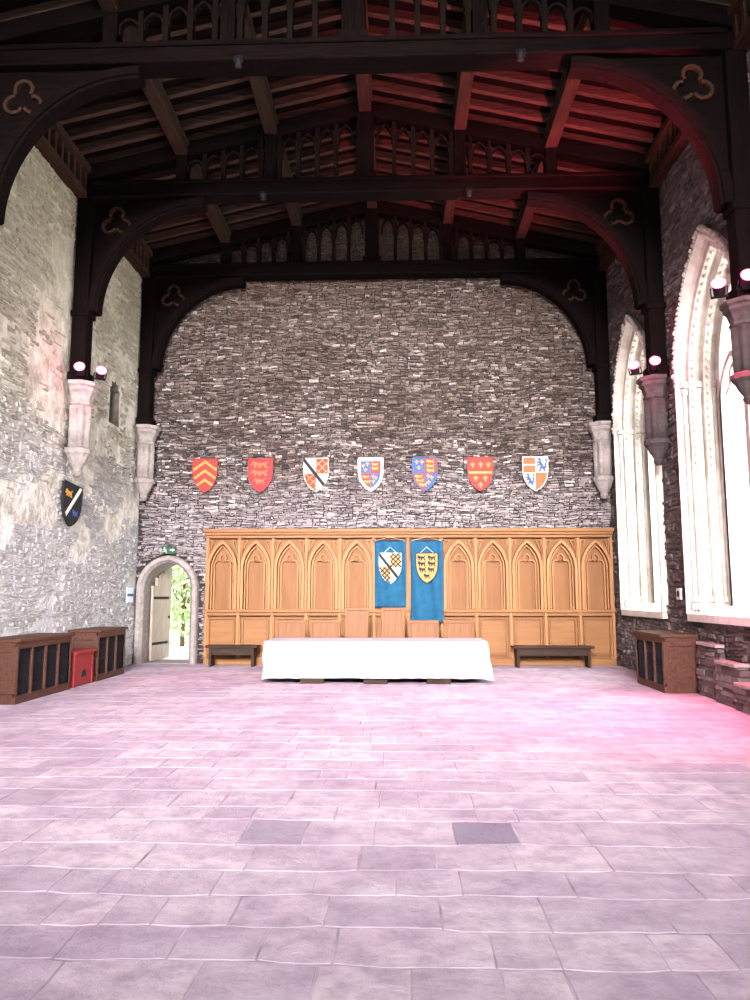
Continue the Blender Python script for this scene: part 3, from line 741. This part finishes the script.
# ------------------------------------------------------------ chairs
def chair(x,y,w,h,label):
    E=empty('wooden_chair',(x,y,0),label,'chair','wooden chairs behind the table')
    for sx in (-1,1):
        m=MB(); m.box(sx*(w/2-.03)-.03,sx*(w/2-.03)+.03,.20,.26,0,.46); m.obj('leg',['chairw'],E,bevel=.006)
        m=MB(); m.box(sx*(w/2-.03)-.03,sx*(w/2-.03)+.03,-.26,-.20,0,.46); m.obj('leg',['chairw'],E,bevel=.006)
    m=MB(); m.box(-w/2,w/2,-.28,.27,.44,.48); m.obj('seat',['chairw'],E,bevel=.008)
    m=MB()
    for sx in (-1,1): m.box(sx*(w/2-.03)-.03,sx*(w/2-.03)+.03,.2,.26,.48,h)
    m.box(-w/2+.06,w/2-.06,.215,.245,.56,h-.06); m.box(-w/2-.01,w/2+.01,.19,.27,h-.06,h); m.box(-w/2+.06,w/2-.06,.2,.255,.5,.57)
    m.obj('backrest',['chairw'],E,bevel=.006)
for x in (-.94,-.155): chair(x,16.2,.50,1.33,'tall brown oak chair at the centre behind the table')
for x in (-2.38,-1.62,.50,1.26): chair(x,16.2,.66,1.06,'wide low-backed oak seat behind the table')
def bench(x0,x1,label):
    cx=(x0+x1)/2; E=empty('wooden_bench',(cx,17.2,0),label,'bench','dark benches by the panelling'); w=x1-x0
    m=MB(); m.box(-w/2,w/2,-.2,.2,.42,.47); m.obj('seat',['benchw'],E,bevel=.008)
    for s_ in (-1,1):
        m=MB(); m.prism([(s_*(w/2-.12)-.03,0),(s_*(w/2-.12)+.03,0),(s_*(w/2-.12)+.03,.42),(s_*(w/2-.12)-.03,.42)],-.17,.17); m.obj('leg',['benchw'],E,bevel=.005)
    m=MB(); m.box(-w/2+.1,w/2-.1,-.15,-.12,.26,.42); m.obj('apron',['benchw'],E)
bench(-4.4,-3.2,'short dark wooden bench against the oak panelling')
bench(2.5,4.3,'long dark wooden bench against the oak panelling')

# ------------------------------------------------------------ radiator covers
def radiator(xw,sg,y0,y1,label,nbay=4):
    L_=y1-y0; E=empty('radiator_cover',(xw+sg*.36,(y0+y1)/2,0),label,'radiator cover','wooden heater covers along the walls')
    def bx(m,a,b_,*r): m.box(min(sg*a,sg*b_),max(sg*a,sg*b_),*r)
    m=MB(); bx(m,-.3,.33,-L_/2-.02,L_/2+.02,.90,.952); m.obj('top_board',['radw'],E,bevel=.008)
    m=MB()
    for yy in (-L_/2,L_/2-.05): bx(m,-.3,.28,yy,yy+.05,0,.9)
    bx(m,-.29,.285,-L_/2+.002,L_/2-.002,0,.12); bx(m,.24,.285,-L_/2,L_/2,.80,.898)
    for i in range(nbay+1):
        yy=-L_/2+i*(L_-.05)/nbay; bx(m,.24,.29,yy,yy+.05,.1,.82)
    bx(m,-.18,.2,-L_/2-.02,-L_/2,.15,.22); bx(m,-.18,.2,-L_/2-.02,-L_/2,.76,.84); bx(m,-.28,-.18,-L_/2-.02,-L_/2,.15,.84); bx(m,.2,.28,-L_/2-.02,-L_/2,.15,.84)
    m.obj('frame',['radw'],E,bevel=.006)
    for i in range(nbay):
        ya=-L_/2+i*(L_-.05)/nbay+.05; yb_=-L_/2+(i+1)*(L_-.05)/nbay
        m=MB(); bx(m,.235,.25,ya,yb_,.12,.8)
        k=int((yb_-ya)/.04)
        for j in range(1,k): yy=ya+(yb_-ya)*j/k; bx(m,.25,.262,yy-.005,yy+.005,.12,.8)
        for zz in (.25,.4,.55,.7): bx(m,.25,.258,ya,yb_,zz,zz+.015)
        m.obj('grille',['grille'],E)
radiator(XL,1,11.1,12.95,'brown wooden heater cover with dark grilles by a red chest')
radiator(XL,1,14.1,15.5,'brown wooden heater cover with dark grilles near the doorway',3)
radiator(XR-.02,-1,12.75,14.2,'dark brown wooden heater cover below the windows',3)
E=empty('red_chest',(XL+.38,13.5,0),'small dark red painted wooden chest between heater covers','chest')
m=MB(); m.box(-.29,.31,-.43,.43,.57,.62); m.obj('lid',['red'],E,bevel=.01)
m=MB(); m.box(-.24,.26,-.39,.39,.03,.57)
for yy in (-.41,.34):
    for xx in (-.26,.2): m.box(xx,xx+.07,yy,yy+.07,0,.57)
m.obj('body',['red'],E,bevel=.006)
m=MB(); m.prism([(-.12,.16),(.12,.16),(.07,.28),(-.07,.28)],.255,.268,'yz'); m.obj('panel_mark',['ink'],E)

# ------------------------------------------------------------ rubble seat under near window, signs
m=MB(); XS_=XR-.075
def ruin(y0,y1,depth,top):
    z=0
    while z<top-.02:
        h=min(R(.05,.12),top-z); y=y0+R(-.04,.04)
        while y<y1:
            w=min(R(.16,.42),y1+.03-y)
            if w<.05: break
            dd=depth+R(-.02,.015)
            x0=XS_-dd; x1=XS_
            q=lambda:R(-.008,.008)
            V=[(x0+q(),y+.003+q(),z+.002),(x1,y+.003,z+.002),(x1,y+w-.003,z+.002),(x0+q(),y+w-.003+q(),z+.002),
               (x0+.01+q(),y+.006+q(),z+h-.002),(x1,y+.006,z+h-.002),(x1,y+w-.006,z+h-.002),(x0+.01+q(),y+w-.006+q(),z+h-.002)]
            m.add(V,[(0,3,2,1),(4,5,6,7),(0,1,5,4),(1,2,6,5),(2,3,7,6),(3,0,4,7)],0,min(1,max(0,random.gauss(.5,.25))))
            y+=w
        z+=h
ruin(11.75,12.6,.10,.80); ruin(10.95,11.75,.17,.58); ruin(10.0,10.95,.24,.34); ruin(9.2,10.0,.24,.34)
m.obj('stone_seat',['rightst'],off=(XR-.2,11,0),loc=(XR-.2,11,0),label='built-in stepped rubble stone ledge under the window',cat='stone ledge',bevel=.006)
m=MB()
for (ya,yb_,d,z) in ((11.75,12.6,.13,.80),(10.95,11.72,.20,.58),(9.2,10.93,.27,.34)):
    yq=ya
    while yq<yb_-.02:
        w=min(R(.35,.7),yb_-yq)
        if yb_-(yq+w)<.15: w=yb_-yq
        m.box(XS_-d-R(-.02,.02),XS_,yq+.004,yq+w-.004,z,z+.05,0,R(.5,1)); yq+=w
sl_=m.obj('ledge_slab',['corbel'],bpy.data.objects['stone_seat'],off=(XR-.2,11,0),bevel=.008); sl_['label']='flat pale capping slabs'
E=empty('exit_sign',(-5.5,YB-.1,2.66),'small green emergency exit sign above the doorway','sign')
m=MB(); m.box(-.17,.17,-.02,.02,-.09,.09); m.obj('panel',['green'],E,bevel=.004)
m=MB()
m.prism([(.03,.012),(.09,.012),(.09,.04),(.145,0),(.09,-.04),(.09,-.012),(.03,-.012)],-.024,-.019)
m.prism([(-.1+.018*math.cos(k*.7),.055+.018*math.sin(k*.7)) for k in range(9)],-.024,-.019)
m.sweep([(-.11,.03),(-.09,-.01),(-.06,-.03),(-.05,-.07)],.02,-.024,-.019); m.sweep([(-.09,-.01),(-.12,-.04),(-.15,-.045)],.018,-.024,-.019); m.sweep([(-.14,.0),(-.11,.028),(-.07,.02),(-.05,-.005)],.014,-.024,-.019)
m.obj('pictogram',['white'],E)
E=empty('wall_notice',(XL+.05,17.3,1.6),'pale blue and white notice beside the doorway','sign')
m=MB(); m.box(-.015,.01,-.2,.2,-.17,.17); m.obj('board',['notice'],E)
m=MB(); m.box(.01,.014,-.2,.2,-.03,.03); m.obj('band',['azure'],E)
E=empty('wall_notice',(XR-.08,13.5,1.62),'small white notice on the pier between windows','sign')
m=MB(); m.box(-.02,.02,-.09,.09,-.1,.1); m.obj('board',['white'],E)
m=MB(); m.box(-.024,-.02,-.05,.05,-.05,.05); m.obj('marking',['ink'],E)

# ------------------------------------------------------------ outside
m=MB(); m.box(-22,8,YB+.9,YB+30,-.3,-.06); m.obj('garden_lawn',['grass'],label='sunlit grass beyond the doorway',cat='lawn')
m=MB(); m.box(-7.6,-4.2,YB+1.0,YB+5,-.06,-.02); m.obj('garden_path',['path'],label='pale gravel path outside the doorway',cat='path')
def shrub(x,y,h,r,n):
    E=empty('garden_shrub',(x,y,-.06),'leafy green shrub in the sunlit garden','shrub','garden shrubs')
    m=MB(); m.cyl((0,0,0),(0,0,h*.6),.08,8,0,.04)
    for k in range(6):
        a=k*1.05; m.cyl((0,0,h*.3),(r*.6*math.cos(a),r*.6*math.sin(a),h*.75),.03,6,0,.01)
    m.obj('trunk',['bark'],E)
    m=MB()
    for i in range(n):
        v=Vector((random.gauss(0,1),random.gauss(0,1),random.gauss(0,1))).normalized()*R(.5,1)
        p=Vector((v.x*r,v.y*r,h*.52+v.z*h*.47)); s_=R(.06,.13)
        a=Vector((R(-1,1),R(-1,1),R(-1,1))).normalized(); b_=a.orthogonal().normalized()
        m.add([p-a*s_,p+b_*s_*.45,p+a*s_,p-b_*s_*.45],[(0,1,2,3)],0)
    o=m.obj('foliage',['leaf'],E,recalc=False); o['kind']='stuff'
shrub(-7.1,24.6,3.4,1.1,1100); shrub(-9.9,25.5,3.8,1.3,1500); shrub(-8.3,28.7,4.6,1.7,1800)

# ------------------------------------------------------------ lights
def lookrot(d): return Vector(d).to_track_quat('-Z','Y').to_euler()
def area_l(name,loc,d,sx,sy,e,col=(1,1,1),spread=180):
    l=bpy.data.lights.new(name,'AREA'); l.shape='RECTANGLE'; l.size=sx; l.size_y=sy; l.energy=e; l.color=col; l.spread=math.radians(spread)
    o=bpy.data.objects.new(name,l); COL.objects.link(o); o.location=loc; o.rotation_euler=lookrot(d); return o
def spot(name,loc,tgt,e,col,ang=60,r=.08,blend=.6):
    l=bpy.data.lights.new(name,'SPOT'); l.energy=e; l.color=col; l.spot_size=math.radians(ang); l.spot_blend=blend; l.shadow_soft_size=r
    o=bpy.data.objects.new(name,l); COL.objects.link(o); o.location=loc; o.rotation_euler=lookrot(Vector(tgt)-Vector(loc)); return o
for i,(c,hw) in enumerate(WINS):
    area_l('window_daylight',(XR+1.5,c,4.0),(-1,0,-.15),2.6,5.5,(1750,1750,750,950)[i],(.97,.99,1))
area_l('rear_fill',(-1.0,-9,8.3),(0,26.8,-6.5),7,4,2150,(1,.96,.975),47)  # added fill lamp far behind the camera, brightens the back wall
PK=(1,.12,.19)
spot('pink_spot',(XR-.75,13.4,5.95),(2.2,15,11),2500,PK,58)
spot('pink_spot',(XR-.75,9.6,5.95),(2.3,12.3,11),3700,PK,62)
spot('pink_spot',(XL+.75,13.4,5.95),(-4,15,11),100,PK,80)
spot('pink_wash',(XR-.6,9.5,5.6),(3.6,10.2,0),3400,(1,.05,.2),66,blend=1)
spot('pink_wash',(XL+.75,13.3,5.9),(-4.0,14.8,0),450,(1,.05,.25),36,blend=1)
for loc,e in (((XL+.72,13.15,5.5),16),((XR-.62,13.2,5.6),26),((XR-.62,9.55,5.7),18)):
    l=bpy.data.lights.new('pink_glow','POINT'); l.energy=e; l.color=(1,.13,.32); l.shadow_soft_size=.08
    o=bpy.data.objects.new('pink_glow',l); COL.objects.link(o); o.location=loc
area_l('pink_floor_wash',(.6,10.8,9),(0,0,-1),6,3,200,(1,.2,.45),100)
sl=bpy.data.lights.new('sun','SUN'); sl.energy=20; sl.angle=.01; so=bpy.data.objects.new('sun',sl); COL.objects.link(so); so.rotation_euler=lookrot((1,.6,-1.5))
W=bpy.data.worlds.new('world'); S.world=W; W.use_nodes=True
bg=W.node_tree.nodes['Background']; bg.inputs[0].default_value=(.93,.97,1,1); bg.inputs[1].default_value=1.6

# ------------------------------------------------------------ camera
cd=bpy.data.cameras.new('camera'); cam=bpy.data.objects.new('camera',cd); COL.objects.link(cam)
cd.sensor_fit='VERTICAL'; cd.sensor_height=36; cd.lens=27; cam.location=(0,0,1.6)
cam.rotation_euler=(math.radians(97.22),0,math.radians(1.9)); cd.clip_end=200
S.camera=cam
S.view_settings.view_transform='Standard'
S.view_settings.exposure=-0.05
